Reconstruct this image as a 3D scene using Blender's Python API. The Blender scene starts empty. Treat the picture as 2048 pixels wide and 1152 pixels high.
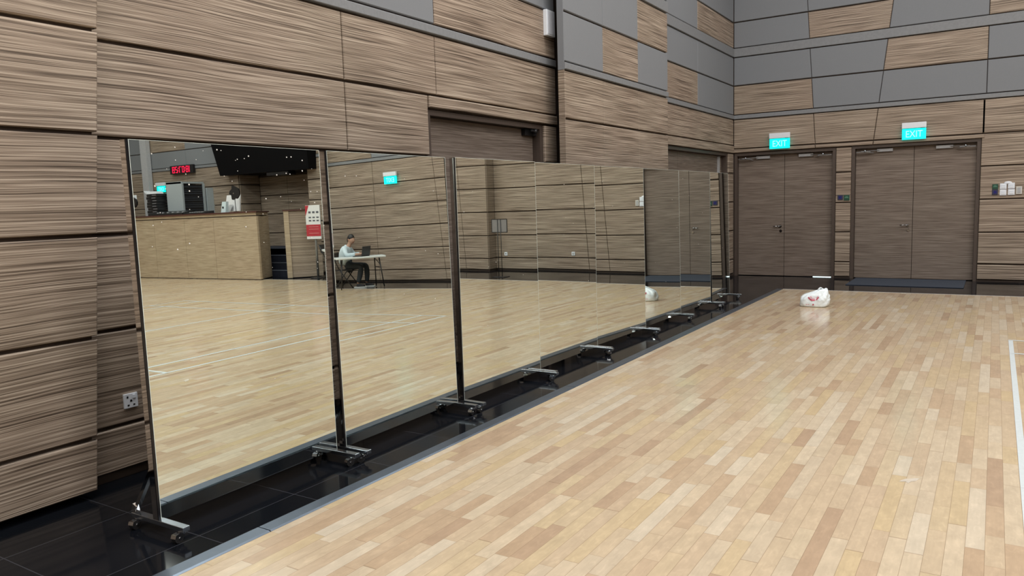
import bpy, bmesh, math, random
from mathutils import Vector, Matrix, noise
random.seed(7)
SC = bpy.context.scene
COL = SC.collection

# ------------------------------------------------------------------ camera
cd = bpy.data.cameras.new('camera'); cam = bpy.data.objects.new('camera', cd); COL.objects.link(cam)
RX = Vector((0.8469, 0.5309, -0.0304)); RF = Vector((-0.5307, 0.8403, -0.1103))
RF = RF.normalized(); RX = (RX - RF * RX.dot(RF)).normalized(); RU = RX.cross(RF)
M = Matrix(((RX.x, RU.x, -RF.x, 0), (RX.y, RU.y, -RF.y, 0), (RX.z, RU.z, -RF.z, 1.6), (0, 0, 0, 1)))
cam.matrix_world = M
cd.sensor_width = 36; cd.lens = 1531.76 / 2048 * 36; cd.clip_start = .05; cd.clip_end = 100
SC.camera = cam
# ------------------------------------------------------------------ world, exposure, lights
w = bpy.data.worlds.new('world'); SC.world = w; w.use_nodes = True
w.node_tree.nodes['Background'].inputs[0].default_value = (.9, .95, 1, 1)
w.node_tree.nodes['Background'].inputs[1].default_value = .3
SC.view_settings.view_transform = 'Standard'; SC.view_settings.look = 'None'
SC.view_settings.gamma = 1; SC.view_settings.use_curve_mapping = False
SC.view_settings.exposure = 0.0
SC.cycles.max_bounces = 10; SC.cycles.diffuse_bounces = 4; SC.cycles.glossy_bounces = 6
SC.cycles.caustics_reflective = False; SC.cycles.caustics_refractive = False
SC.cycles.use_denoising = True
CEIL = 8.6
LP = 178.0
for i, x in enumerate((-2.4, 2.0, 7.0, 12.0)):
    for j, y in enumerate((-3.5, 1.5, 6.5, 11.5)):
        ld = bpy.data.lights.new('ceiling_light', 'AREA'); ld.shape = 'RECTANGLE'; ld.size = 2.6; ld.size_y = 1.6
        ld.energy = LP * (.80 if j == 3 else 1.05); ld.color = (1.0, .985, .965)
        lo = bpy.data.objects.new('ceiling_light', ld); COL.objects.link(lo); lo.location = (x, y, CEIL - .25)

# ------------------------------------------------------------------ helpers
def lin(r, g, b):
    f = lambda c: (c / 255 / 12.92) if c <= 10 else ((c / 255 + .055) / 1.055) ** 2.4
    return (f(r), f(g), f(b), 1)

class MB:
    def __init__(s): s.v = []; s.f = []; s.m = []; s.sm = []
    def add(s, vs, fs, m=0, smooth=False):
        o = len(s.v); s.v += [tuple(v) for v in vs]
        for f in fs: s.f.append([o + i for i in f]); s.m.append(m); s.sm.append(smooth)
        return s
    def hexa(s, b, t, m=0):   # bottom 4, top 4 (ccw from above)
        return s.add(list(b) + list(t), [(3, 2, 1, 0), (4, 5, 6, 7), (0, 1, 5, 4), (1, 2, 6, 5), (2, 3, 7, 6), (3, 0, 4, 7)], m)
    def box(s, x0, x1, y0, y1, z0, z1, m=0):
        return s.hexa([(x0, y0, z0), (x1, y0, z0), (x1, y1, z0), (x0, y1, z0)], [(x0, y0, z1), (x1, y0, z1), (x1, y1, z1), (x0, y1, z1)], m)
    def bbox(s, x0, x1, y0, y1, z0, z1, b=.004, m=0):   # box with chamfered edges
        bm = bmesh.new(); bmesh.ops.create_cube(bm, size=1)
        for v in bm.verts:
            v.co = ((x0 + x1) / 2 + v.co.x * (x1 - x0), (y0 + y1) / 2 + v.co.y * (y1 - y0), (z0 + z1) / 2 + v.co.z * (z1 - z0))
        bmesh.ops.bevel(bm, geom=bm.edges[:], offset=b, segments=2, affect='EDGES', profile=.5)
        return s.frombm(bm, m)
    def frombm(s, bm, m=0, smooth=False):
        bm.verts.index_update()
        s.add([v.co for v in bm.verts], [[v.index for v in f.verts] for f in bm.faces], m, smooth); bm.free(); return s
    def cyl(s, p0, p1, r, r1=None, n=14, m=0, caps=True):
        p0 = Vector(p0); p1 = Vector(p1); r1 = r if r1 is None else r1
        d = (p1 - p0).normalized(); a = d.orthogonal().normalized(); b = d.cross(a)
        vs = []
        for p, q in ((p0, r), (p1, r1)):
            for i in range(n):
                t = 2 * math.pi * i / n; vs.append(p + (a * math.cos(t) + b * math.sin(t)) * q)
        s.add(vs, [(i, (i + 1) % n, n + (i + 1) % n, n + i) for i in range(n)], m, True)
        if caps: s.add(vs[:n], [list(range(n))[::-1]], m); s.add(vs[n:], [list(range(n))], m)
        return s
    def tube(s, pts, r, n=10, m=0):
        for a, b in zip(pts[:-1], pts[1:]): s.cyl(a, b, r, n=n, m=m)
        for p in pts[1:-1]: s.ball(p, (r, r, r), 8, 6, m)
        return s
    def ball(s, c, r, nu=14, nv=9, m=0):
        vs = []; fs = []
        for j in range(nv + 1):
            for i in range(nu):
                t = 2 * math.pi * i / nu; p = math.pi * j / nv
                vs.append((c[0] + r[0] * math.sin(p) * math.cos(t), c[1] + r[1] * math.sin(p) * math.sin(t), c[2] - r[2] * math.cos(p)))
        for j in range(nv):
            for i in range(nu): fs.append((j * nu + i, j * nu + (i + 1) % nu, (j + 1) * nu + (i + 1) % nu, (j + 1) * nu + i))
        return s.add(vs, fs, m, True)
    def bar(s, p0, p1, w, h, up=(0, 0, 1), m=0):   # rectangular bar from p0 to p1
        p0 = Vector(p0); p1 = Vector(p1); d = (p1 - p0).normalized(); a = d.cross(Vector(up)).normalized(); u = a.cross(d)
        q = [a * w / 2 * i + u * h / 2 * j for i, j in ((-1, -1), (1, -1), (1, 1), (-1, 1))]
        return s.hexa([p0 + k for k in q], [p1 + k for k in q], m)
    def build(s, name, mats, parent=None, fix=True):
        me = bpy.data.meshes.new(name); me.from_pydata(s.v, [], s.f)
        if not isinstance(mats, (list, tuple)): mats = [mats]
        for k in mats: me.materials.append(k)
        me.polygons.foreach_set('material_index', s.m); me.polygons.foreach_set('use_smooth', s.sm)
        me.update()
        if fix:
            bm = bmesh.new(); bm.from_mesh(me); bmesh.ops.remove_doubles(bm, verts=bm.verts[:], dist=1e-5)
            bmesh.ops.recalc_face_normals(bm, faces=bm.faces[:]); bm.to_mesh(me); bm.free()
        o = bpy.data.objects.new(name, me); COL.objects.link(o)
        if parent: o.parent = parent
        return o

def tag(o, label, cat, group=None):
    o['label'] = label; o['category'] = cat
    if group: o['group'] = group
    return o
def struct(o): o['kind'] = 'structure'; return o
def empty(name, loc=(0, 0, 0), rz=0):
    o = bpy.data.objects.new(name, None); COL.objects.link(o); o.location = loc; o.rotation_euler = (0, 0, rz)
    o.empty_display_size = .1; return o

def text_mesh(txt, size, name, mat, parent, loc, rot, depth=.002, sx=1):
    c = bpy.data.curves.new(name, 'FONT'); c.body = txt; c.size = size; c.align_x = 'CENTER'; c.align_y = 'CENTER'; c.extrude = depth
    t = bpy.data.objects.new(name, c); COL.objects.link(t)
    dg = bpy.context.evaluated_depsgraph_get(); me = bpy.data.meshes.new_from_object(t.evaluated_get(dg))
    bpy.data.objects.remove(t)
    me.materials.clear(); me.materials.append(mat)
    o = bpy.data.objects.new(name, me); COL.objects.link(o); o.parent = parent; o.location = loc; o.rotation_euler = rot; o.scale = (sx, 1, 1)
    return o

# ------------------------------------------------------------------ materials
def newmat(name):
    m = bpy.data.materials.new(name); m.use_nodes = True
    return m, m.node_tree.nodes, m.node_tree.links, m.node_tree.nodes['Principled BSDF']
def simple(name, col, rough=.5, metal=0, spec=.5, noise_amt=.06, scale=30):
    m, N, L, P = newmat(name)
    P.inputs['Roughness'].default_value = rough; P.inputs['Metallic'].default_value = metal
    P.inputs['Specular IOR Level'].default_value = spec
    tc = N.new('ShaderNodeTexCoord'); n = N.new('ShaderNodeTexNoise'); n.inputs['Scale'].default_value = scale; n.inputs['Detail'].default_value = 3
    L.new(tc.outputs['Object'], n.inputs['Vector'])
    r = N.new('ShaderNodeValToRGB'); L.new(n.outputs['Fac'], r.inputs['Fac'])
    c = col[:3]
    r.color_ramp.elements[0].position = .3; r.color_ramp.elements[1].position = .7
    r.color_ramp.elements[0].color = tuple(k * (1 - noise_amt) for k in c) + (1,)
    r.color_ramp.elements[1].color = tuple(min(1, k * (1 + noise_amt)) for k in c) + (1,)
    L.new(r.outputs['Color'], P.inputs['Base Color'])
    return m
def emis(name, col, strength):
    m, N, L, P = newmat(name)
    P.inputs['Base Color'].default_value = col; P.inputs['Emission Color'].default_value = col; P.inputs['Emission Strength'].default_value = strength
    P.inputs['Roughness'].default_value = .4
    return m

def grain_mat(name, dark, mid, light, zs=34, us=.9, rough=.5, bump=.25, seed=0.0, contrast=1.0):
    """horizontal reeded wood laminate: streaks run along the wall"""
    m, N, L, P = newmat(name)
    tc = N.new('ShaderNodeTexCoord'); sep = N.new('ShaderNodeSeparateXYZ'); L.new(tc.outputs['Object'], sep.inputs[0])
    u = N.new('ShaderNodeMath'); u.operation = 'ADD'; L.new(sep.outputs[0], u.inputs[0]); L.new(sep.outputs[1], u.inputs[1])
    wv = N.new('ShaderNodeTexNoise'); wv.inputs['Scale'].default_value = 1.1; wv.inputs['Detail'].default_value = 1
    L.new(tc.outputs['Object'], wv.inputs['Vector'])
    zz = N.new('ShaderNodeMath'); zz.operation = 'MULTIPLY_ADD'; L.new(wv.outputs['Fac'], zz.inputs[0]); zz.inputs[1].default_value = .032; L.new(sep.outputs[2], zz.inputs[2])
    def lay(zk, uk, det, off):
        a = N.new('ShaderNodeMath'); a.operation = 'MULTIPLY'; L.new(u.outputs[0], a.inputs[0]); a.inputs[1].default_value = uk
        b = N.new('ShaderNodeMath'); b.operation = 'MULTIPLY'; L.new(zz.outputs[0], b.inputs[0]); b.inputs[1].default_value = zk
        c = N.new('ShaderNodeCombineXYZ'); L.new(a.outputs[0], c.inputs[0]); L.new(b.outputs[0], c.inputs[1]); c.inputs[2].default_value = seed + off
        n = N.new('ShaderNodeTexNoise'); n.inputs['Scale'].default_value = 1; n.inputs['Detail'].default_value = det; n.inputs['Roughness'].default_value = .6
        L.new(c.outputs[0], n.inputs['Vector']); return n.outputs['Fac']
    f1 = lay(zs, us, 2.5, 0); f2 = lay(zs * 3.1, us * 2.2, 2, 5)
    mx = N.new('ShaderNodeMix'); mx.data_type = 'FLOAT'; mx.inputs[0].default_value = .38; L.new(f1, mx.inputs[2]); L.new(f2, mx.inputs[3])
    r = N.new('ShaderNodeValToRGB'); L.new(mx.outputs[0], r.inputs['Fac'])
    e = r.color_ramp.elements; k = .16 / contrast
    e[0].position = .5 - k; e[0].color = dark; e[1].position = .5 + k * .95; e[1].color = light
    x = e.new(.5 - k * .12); x.color = mid
    # slow patchy tint
    pn = N.new('ShaderNodeTexNoise'); pn.inputs['Scale'].default_value = .8; L.new(tc.outputs['Object'], pn.inputs['Vector'])
    mm = N.new('ShaderNodeMix'); mm.data_type = 'RGBA'; mm.blend_type = 'MULTIPLY'; mm.inputs[0].default_value = .5
    pr = N.new('ShaderNodeValToRGB'); L.new(pn.outputs['Fac'], pr.inputs['Fac'])
    pr.color_ramp.elements[0].position = .35; pr.color_ramp.elements[0].color = (.95, .89, .87, 1); pr.color_ramp.elements[1].position = .65; pr.color_ramp.elements[1].color = (1, 1, .97, 1)
    L.new(r.outputs['Color'], mm.inputs[6]); L.new(pr.outputs['Color'], mm.inputs[7])
    L.new(mm.outputs[2], P.inputs['Base Color'])
    P.inputs['Roughness'].default_value = rough; P.inputs['Specular IOR Level'].default_value = .35
    if bump:
        b = N.new('ShaderNodeBump'); b.inputs['Strength'].default_value = bump; b.inputs['Distance'].default_value = .004
        L.new(mx.outputs[0], b.inputs['Height']); L.new(b.outputs[0], P.inputs['Normal'])
    return m

def floor_mat():
    m, N, L, P = newmat('maple_planks')
    tc = N.new('ShaderNodeTexCoord'); sep = N.new('ShaderNodeSeparateXYZ'); L.new(tc.outputs['Object'], sep.inputs[0])
    def math(op, a, b=None, c=None):
        n = N.new('ShaderNodeMath'); n.operation = op
        for i, k in enumerate((a, b, c)):
            if k is None: continue
            if isinstance(k, (int, float)): n.inputs[i].default_value = k
            else: L.new(k, n.inputs[i])
        return n.outputs[0]
    W = .0763
    xr = math('DIVIDE', math('SUBTRACT', sep.outputs[0], .011), W); row = math('FLOOR', xr); fx = math('FRACT', xr)
    wn = N.new('ShaderNodeTexWhiteNoise'); wn.noise_dimensions = '1D'; L.new(row, wn.inputs['W'])
    yl = math('DIVIDE', math('ADD', sep.outputs[1], math('MULTIPLY', wn.outputs['Value'], 7.3)), .52)
    # irregular board length: warp the running coordinate
    wa = math('ADD', yl, math('MULTIPLY', math('SINE', math('ADD', math('MULTIPLY', yl, 2.1), math('MULTIPLY', wn.outputs['Value'], 40))), .30))
    idx = math('FLOOR', wa); fy = math('FRACT', wa)
    cb = N.new('ShaderNodeCombineXYZ'); L.new(row, cb.inputs[0]); L.new(idx, cb.inputs[1])
    bw = N.new('ShaderNodeTexWhiteNoise'); bw.noise_dimensions = '2D'; L.new(cb.outputs[0], bw.inputs['Vector'])
    r = N.new('ShaderNodeValToRGB'); L.new(bw.outputs['Value'], r.inputs['Fac'])
    e = r.color_ramp.elements
    cols = [(0, (.405, .29, .198)), (.06, (.45, .33, .22)), (.18, (.495, .383, .268)), (.4, (.515, .41, .285)), (.55, (.52, .405, .25)), (.7, (.515, .425, .315)), (.85, (.55, .45, .325)), (1, (.565, .49, .385))]
    e[0].position = 0; e[0].color = cols[0][1] + (1,); e[1].position = 1; e[1].color = cols[-1][1] + (1,)
    for p, c in cols[1:-1]: q = e.new(p); q.color = c + (1,)
    # grain along the board
    gv = N.new('ShaderNodeCombineXYZ'); L.new(math('MULTIPLY', sep.outputs[0], 95), gv.inputs[0]); L.new(math('MULTIPLY', sep.outputs[1], 5), gv.inputs[1]); L.new(math('MULTIPLY', bw.outputs['Value'], 50), gv.inputs[2])
    g = N.new('ShaderNodeTexNoise'); g.inputs['Scale'].default_value = 1; g.inputs['Detail'].default_value = 3; L.new(gv.outputs[0], g.inputs['Vector'])
    # cloudy maple figure
    cv = N.new('ShaderNodeCombineXYZ'); L.new(math('MULTIPLY', sep.outputs[0], 14), cv.inputs[0]); L.new(math('MULTIPLY', sep.outputs[1], 7), cv.inputs[1]); L.new(math('MULTIPLY', bw.outputs['Value'], 30), cv.inputs[2])
    cn = N.new('ShaderNodeTexNoise'); cn.inputs['Scale'].default_value = 1; cn.inputs['Detail'].default_value = 2; L.new(cv.outputs[0], cn.inputs['Vector'])
    gg = math('ADD', math('MULTIPLY', g.outputs['Fac'], .15), math('MULTIPLY', cn.outputs['Fac'], .32))
    fv = N.new('ShaderNodeCombineXYZ'); L.new(math('MULTIPLY', sep.outputs[0], 38), fv.inputs[0]); L.new(math('MULTIPLY', sep.outputs[1], 16), fv.inputs[1]); L.new(math('MULTIPLY', bw.outputs['Value'], 17), fv.inputs[2])
    fn = N.new('ShaderNodeTexNoise'); fn.inputs['Scale'].default_value = 1; fn.inputs['Detail'].default_value = 3; fn.inputs['Distortion'].default_value = .8; L.new(fv.outputs[0], fn.inputs['Vector'])
    fleck = math('POWER', math('MAXIMUM', math('SUBTRACT', math('MULTIPLY', fn.outputs['Fac'], 2.2), .95), 0), 1.5)
    br = math('ADD', math('ADD', gg, math('MULTIPLY', fleck, .22)), .765)
    mul = N.new('ShaderNodeMix'); mul.data_type = 'RGBA'; mul.blend_type = 'MULTIPLY'; mul.inputs[0].default_value = 1
    cc = N.new('ShaderNodeCombineColor'); L.new(br, cc.inputs[0]); L.new(br, cc.inputs[1]); L.new(math('SUBTRACT', br, .01), cc.inputs[2])
    L.new(r.outputs['Color'], mul.inputs[6]); L.new(cc.outputs[0], mul.inputs[7])
    # joints
    ex = math('LESS_THAN', math('MINIMUM', fx, math('SUBTRACT', 1, fx)), .016)
    ey = math('LESS_THAN', math('MINIMUM', fy, math('SUBTRACT', 1, fy)), .0025)
    j = math('MAXIMUM', ex, ey)
    mj = N.new('ShaderNodeMix'); mj.data_type = 'RGBA'; L.new(math('MULTIPLY', j, .55), mj.inputs[0]); L.new(mul.outputs[2], mj.inputs[6]); mj.inputs[7].default_value = (.20, .13, .075, 1)
    L.new(mj.outputs[2], P.inputs['Base Color'])
    rn = N.new('ShaderNodeTexNoise'); rn.inputs['Scale'].default_value = 3; L.new(tc.outputs['Object'], rn.inputs['Vector'])
    L.new(math('ADD', math('MULTIPLY', rn.outputs['Fac'], .10), .13), P.inputs['Roughness'])
    P.inputs['Specular IOR Level'].default_value = .45
    b = N.new('ShaderNodeBump'); b.inputs['Strength'].default_value = .12; b.inputs['Distance'].default_value = .002; b.invert = True
    L.new(j, b.inputs['Height']); L.new(b.outputs[0], P.inputs['Normal'])
    return m

def tile_mat():
    m, N, L, P = newmat('black_tile')
    tc = N.new('ShaderNodeTexCoord'); mp = N.new('ShaderNodeMapping'); L.new(tc.outputs['Object'], mp.inputs['Vector'])
    mp.inputs['Location'].default_value = (3.305, -2.245, 0)
    br = N.new('ShaderNodeTexBrick'); br.offset = 0; br.inputs['Scale'].default_value = 1; br.inputs['Brick Width'].default_value = .615; br.inputs['Row Height'].default_value = .615
    br.inputs['Mortar Size'].default_value = .003; br.inputs['Mortar Smooth'].default_value = .1
    br.inputs['Color1'].default_value = (.005, .006, .008, 1); br.inputs['Color2'].default_value = (.007, .008, .011, 1); br.inputs['Mortar'].default_value = (.035, .037, .045, 1)
    L.new(mp.outputs[0], br.inputs['Vector']); L.new(br.outputs['Color'], P.inputs['Base Color'])
    P.inputs['Roughness'].default_value = .09; P.inputs['Specular IOR Level'].default_value = .13; P.inputs['Specular Tint'].default_value = (.75, .88, 1, 1)
    return m

WOOD = grain_mat('wall_wood', (.060, .043, .031, 1), (.255, .200, .154, 1), (.53, .45, .37, 1), zs=98, us=.8, contrast=1.3, bump=.4)
WOOD_DOOR = grain_mat('door_wood', (.105, .08, .064, 1), (.172, .138, .115, 1), (.27, .228, .195, 1), zs=75, us=1.6, bump=.15, seed=3.1, contrast=1.15)
WOOD_DESK = grain_mat('counter_wood', (.25, .195, .13, 1), (.41, .33, .235, 1), (.55, .46, .345, 1), zs=70, us=2, bump=.05, seed=8.2)
FABRIC = simple('grey_fabric', (.205, .219, .24), .85, noise_amt=.05, scale=160)
LEDGE = simple('grey_ledge', (.21, .22, .235), .6)
GAP = simple('groove_dark', (.05, .034, .025), .8)
FRAME_D = simple('door_frame_brown', (.075, .055, .045), .45)
FLOOR = floor_mat(); TILE = tile_mat()
LINE = simple('court_paint', (.60, .66, .68), .3, noise_amt=.04)
ALU = simple('trim_aluminium', (.15, .185, .24), .30, metal=.8, noise_amt=.08, scale=8)
STEEL = simple('polished_steel', (.52, .58, .66), .2, metal=1, noise_amt=.05, scale=12)
STEEL_D = simple('dark_polished_steel', (.74, .72, .70), .05, metal=1, noise_amt=.04, scale=10)
CHROME = simple('chrome', (.42, .43, .45), .10, metal=1)
BLACK = simple('black_plastic', (.012, .012, .014), .4)
BLACKG = simple('black_gloss', (.008, .008, .01), .2)
RUBBER = simple('black_rubber', (.015, .015, .016), .55)
WHITE = simple('white_plastic', (.78, .83, .90), .4, noise_amt=.02)
GREYP = simple('grey_plastic', (.42, .43, .45), .45)
CEILM = simple('ceiling_paint', (.55, .55, .54), .8)
def mirror_mat():
    m, N, L, P = newmat('mirror_glass')
    P.inputs['Base Color'].default_value = (.895, .965, .915, 1); P.inputs['Metallic'].default_value = 1; P.inputs['Roughness'].default_value = .004
    return m
MIRROR = mirror_mat()
GLASS_EDGE = simple('glass_edge', (.75, .85, .82), .15)

# ------------------------------------------------------------------ room shell
XR = 16.4; YB = 15.47; YF = -8.0
o = MB().box(-3.02, XR, YF, 13.43, -.2, 0).build('floor_wood', FLOOR); struct(o); floor_wood = o
t = MB().box(-5.2, -3.12, YF, YB + 1.2, -.2, 0).box(-3.12, XR, 13.43, 17.2, -.2, 0).build('floor_tile', TILE); struct(t)
# aluminium strip between wood and tile, in lengths
mb = MB(); y = YF; js = [YF, -4.2, -.9, 2.45, 5.75, 9.05, 11.4, 13.43]
for a, b in zip(js[:-1], js[1:]):
    a += .003; b -= .003; x0, x1 = -3.118, -3.02; h = .006
    mb.add([(x0, a, -.01), (x0 + .006, a, h), (x1 - .012, a, h), (x1, a, .001), (x1, a, -.01), (x0, b, -.01), (x0 + .006, b, h), (x1 - .012, b, h), (x1, b, .001), (x1, b, -.01)],
           [(0, 1, 6, 5), (1, 2, 7, 6), (2, 3, 8, 7), (3, 4, 9, 8), (4, 3, 2, 1, 0), (5, 6, 7, 8, 9)])
mb.box(-3.12, -3.02, YF, 13.43, -.2, -.004)
struct(mb.build('trim_1', ALU))
struct(MB().bbox(-3.02, XR, 13.425, 13.445, -.02, .003, .001).build('trim_2', simple('edge_strip_pale', (.45, .45, .44), .35)))
struct(MB().box(-5.2, XR + .2, YF - .2, 17.2, CEIL, CEIL + .2).build('ceiling', CEILM))

# court lines: child of the wood floor (painted on it)
mb = MB()
def ln(x0, x1, y0, y1):
    z = .0012 if (y1 - y0) > (x1 - x0) else .0020
    mb.add([(x0, y0, z), (x1, y0, z), (x1, y1, z), (x0, y1, z)], [(0, 1, 2, 3)])
for X0 in (.165, 9.25):
    top = 9.54; yb0 = top - 13.4; X1 = X0 + 6.1; lw = .04
    for x in (X0, X0 + .46, X1 - .46 - lw, X1 - lw): ln(x, x + lw, yb0, top)
    for y in (top - lw, top - .80, top - .76 - 3.96 - lw, yb0, yb0 + .76, yb0 + 4.72): ln(X0, X1, y, y + lw)
    c = (X0 + X1) / 2
    ln(c - lw / 2, c + lw / 2, top - 4.76, top); ln(c - lw / 2, c + lw / 2, yb0, yb0 + 4.72)
# a second court further along, seen in the mirror
mb.build('court_lines', LINE, floor_wood)

# pale scuff on the boards
mb = MB(); pts = [(-.075, -.05), (-.02, -.035), (.0, -.055), (.02, -.02), (.06, .0), (.08, .05), (.04, .045), (.0, .02), (-.03, .01), (-.06, -.02)]
mb.add([(-.356 + a * .6, 4.64 + b, .0010) for a, b in pts], [tuple(range(10))]); mb.build('scuff_mark', simple('scuff_pale', (.56, .50, .42), .35), floor_wood)
# panel building -----------------------------------------------------------
def panel(mb, P, quad, th=.03, gh=.022, gv=.010, bev=.007, m=0):
    """quad: 4 (u,z) corners bl, br, tr, tl ; P maps (u,z,depth) to the world"""
    (bl, br, tr, tl) = [list(q) for q in quad]
    for q, su, sz in ((bl, 1, 1), (br, -1, 1), (tr, -1, -1), (tl, 1, -1)):
        q[0] += su * gv / 2; q[1] += sz * gh / 2
    o4 = [bl, br, tr, tl]
    i4 = [(q[0] + su * bev, q[1] + sz * bev) for q, su, sz in zip(o4, (1, -1, -1, 1), (1, 1, -1, -1))]
    vs = [P(q[0], q[1], 0) for q in o4] + [P(q[0], q[1], th - bev) for q in o4] + [P(q[0], q[1], th) for q in i4]
    fs = [(0, 1, 5, 4), (1, 2, 6, 5), (2, 3, 7, 6), (3, 0, 4, 7), (4, 5, 9, 8), (5, 6, 10, 9), (6, 7, 11, 10), (7, 4, 8, 11), (8, 9, 10, 11)]
    mb.add(vs, fs, m)
def rows(mb, P, zs, seams, kinds=None, **k):
    """zs: row levels; seams: list of functions u(z) or numbers; kinds[row][col] -> material index"""
    S = [(s if callable(s) else (lambda z, s=s: s)) for s in seams]
    for r in range(len(zs) - 1):
        for c in range(len(S) - 1):
            kk = kinds[r][c] if kinds else 0
            if kk is None: continue
            z0, z1 = zs[r], zs[r + 1]
            panel(mb, P, [(S[c](z0), z0), (S[c + 1](z0), z0), (S[c + 1](z1), z1), (S[c](z1), z1)], m=kk, **k)
def band(mb, P, u0, u1, z0, z1, th=.045): panel(mb, P, [(u0, z0), (u1, z0), (u1, z1), (u0, z1)], th=th, gh=.006, gv=.001, bev=.006)
W, G = 0, 1
MW = [WOOD, FABRIC]

# ---- left wall
TL = .03
PL = lambda u, z, d: (-4.45 - TL + d, u, z)
wl = MB()
wl.box(-4.9, -4.45 - TL, YF, 5.70, 0, CEIL).box(-4.9, -4.45 - TL, 5.70, 7.86, 2.49, CEIL).box(-4.9, -4.45 - TL, 7.86, 11.36, 0, CEIL)
wl.box(-4.9, -4.45 - TL, 11.36, 15.14, 2.44, CEIL).box(-4.9, -4.45 - TL, 15.14, 17.2, 0, CEIL)
wall_left = struct(wl.build('wall_left', GAP))
zl = [.05, .33, .915, 1.485, 2.055, 2.615, 3.163]
mb = MB()
rows(mb, PL, zl[:-1], [2.0, 4.63, 5.70], None)
rows(mb, PL, zl[-2:], [2.0, 4.63, 5.835, 8.15], None)
rows(mb, PL, [.05, .33, .915, 1.485, 2.055, 2.49], [7.86, 8.15])
rows(mb, PL, [2.49, 2.615], [5.70, 8.15], th=.045)
rows(mb, PL, [3.26, 3.79, 4.30], [2.0, 5.84, 8.15], [[G, W], [W, G]])
rows(mb, PL, [4.46, 5.0, 5.6], [2.0, 4.6, 8.15], [[W, G], [G, W]])
# far part, beyond the column
rows(mb, PL, [2.44, 2.60], [11.0, 15.46], th=.045)
rows(mb, PL, [2.60, 3.105], [11.0, 15.46])
rows(mb, PL, [3.19, 3.755, 4.304], [11.0, 13.3, 15.46], [[W, G], [G, G]])
rows(mb, PL, [4.476, 4.97, 5.55], [11.0, 13.3, 15.46], [[G, W], [G, G]])
rows(mb, PL, [5.7, 6.4, 7.1, 7.8], [2.0, 5, 8.15, 11, 13.3, 15.46], [[G, W, G, G, W], [W, G, W, G, G], [G, G, W, W, G]])
rows(mb, PL, [.05, .33, .915, 1.485, 2.055, 2.44], [15.14, 15.46])
mb.build('wall_panelling', MW, wall_left)
mb = MB()
band(mb, PL, 2.0, 8.15, 3.168, 3.252); band(mb, PL, 2.0, 8.15, 4.305, 4.455)
band(mb, PL, 11.0, 15.46, 3.107, 3.188); band(mb, PL, 11.0, 15.46, 4.306, 4.474); band(mb, PL, 2, 15.46, 5.62, 5.7)
mb.build('ledge', LEDGE, wall_left)
# near bay standing proud of the wall, with a raked end
yn = lambda z: 2.292 + .0905 * z
nb = MB()
nb.hexa([(-4.48, YF, .04), (-4.31, YF, .04), (-4.31, yn(0) - .02, .04), (-4.48, yn(0) - .02, .04)], [(-4.48, YF, 5.6), (-4.31, YF, 5.6), (-4.31, yn(5.6) - .02, 5.6), (-4.48, yn(5.6) - .02, 5.6)], 2)
PN = lambda u, z, d: (-4.31 + d, u, z)
rows(nb, PN, [.035, .345, .915, 1.49, 2.057, 2.628, 3.163, 3.79, 4.4, 5.0], [-7.9, -4.4, -1.0, yn])
# end return
PE = lambda u, z, d: (u, yn(z) - .02 + d, z)
rows(nb, PE, [.035, .345, .915, 1.49, 2.057, 2.628, 3.163, 3.79], [-4.47, -4.283], th=.02)
nb.build('panel_bay', [WOOD, FABRIC, GAP], wall_left)
# column standing proud
cb = MB(); XC = -4.185
cb.box(-4.48, XC - .085, 8.3, 11.1, 0, CEIL, 2)
cb.box(XC - .085, XC - .03, 7.885, 11.14, 0, CEIL, 2)
PC = lambda u, z, d: (XC - .03 + d, u, z)
cs = [7.88, 8.91, 10.02, 11.14]
rows(cb, PC, [.04, .32, .87, 1.42, 1.97, 2.54, 3.085], cs)
rows(cb, PC, [3.175, 3.735, 4.30], cs, [[G, W, G], [G, G, W]])
rows(cb, PC, [4.47, 5.0, 5.6, 6.3, 7, 7.8], cs, [[W, G, G], [G, W, G], [G, G, W], [W, G, G], [G, W, W]])
PS = lambda u, z, d: (u, 7.885 - d, z)
rows(cb, PS, [.04, .32, .87, 1.42, 1.97, 2.54, 3.085], [XC - .085, XC - .001], th=.006, bev=.002, gh=.004, gv=.001)
rows(cb, PS, [3.085, 7.8], [XC - .085, XC - .001], [[G]], th=.006, bev=.002, gh=.004, gv=.001)
cb.build('panel_column', [WOOD, FABRIC, GAP], wall_left)
mb = MB(); band(mb, PC, 7.88, 11.14, 3.09, 3.17); band(mb, PC, 7.88, 11.14, 4.305, 4.465); mb.build('ledge', LEDGE, wall_left)

# ---- back wall
PB = lambda u, z, d: (u, YB + .03 - d, z)
PB2 = lambda u, z, d: (u, 15.15 + .03 - d, z)
s2 = lambda z: -2.911 - .0631 * (z - 2.457)
s1 = lambda z: -1.921 + .113 * (z - 2.444)
s4 = lambda z: 1.06 + .075 * z
bw = MB()
y0, y1 = YB + .03, YB + .5
bw.box(-4.9, -4.45, y0, y1, 0, CEIL)
bw.box(-4.45, -2.545, y0, y1, 2.44, CEIL).box(-2.545, -2.275, y0, y1, 0, CEIL).box(-2.275, -.235, y0, y1, 2.45, CEIL).box(-.235, 3.57, y0, y1, 0, CEIL)
bw.box(3.58, 8.35, 15.18, y1, 0, CEIL)
bw.box(11.05, XR, 15.18, y1, 0, CEIL)
bw.box(8.35, 11.05, 15.93, 16.8, 0, CEIL)
bw.box(8.3, 8.35, 15.18, 16.8, 0, CEIL).box(11.05, 11.10, 15.18, 16.8, 0, CEIL)
wall_back = struct(bw.build('wall_back', GAP))
mb = MB()
rows(mb, PB, [2.445, 2.53], [-4.45, s2, s1, -.185], th=.045)
rows(mb, PB, [2.53, 3.105], [-4.45, s2, s1, -.185])
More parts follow.
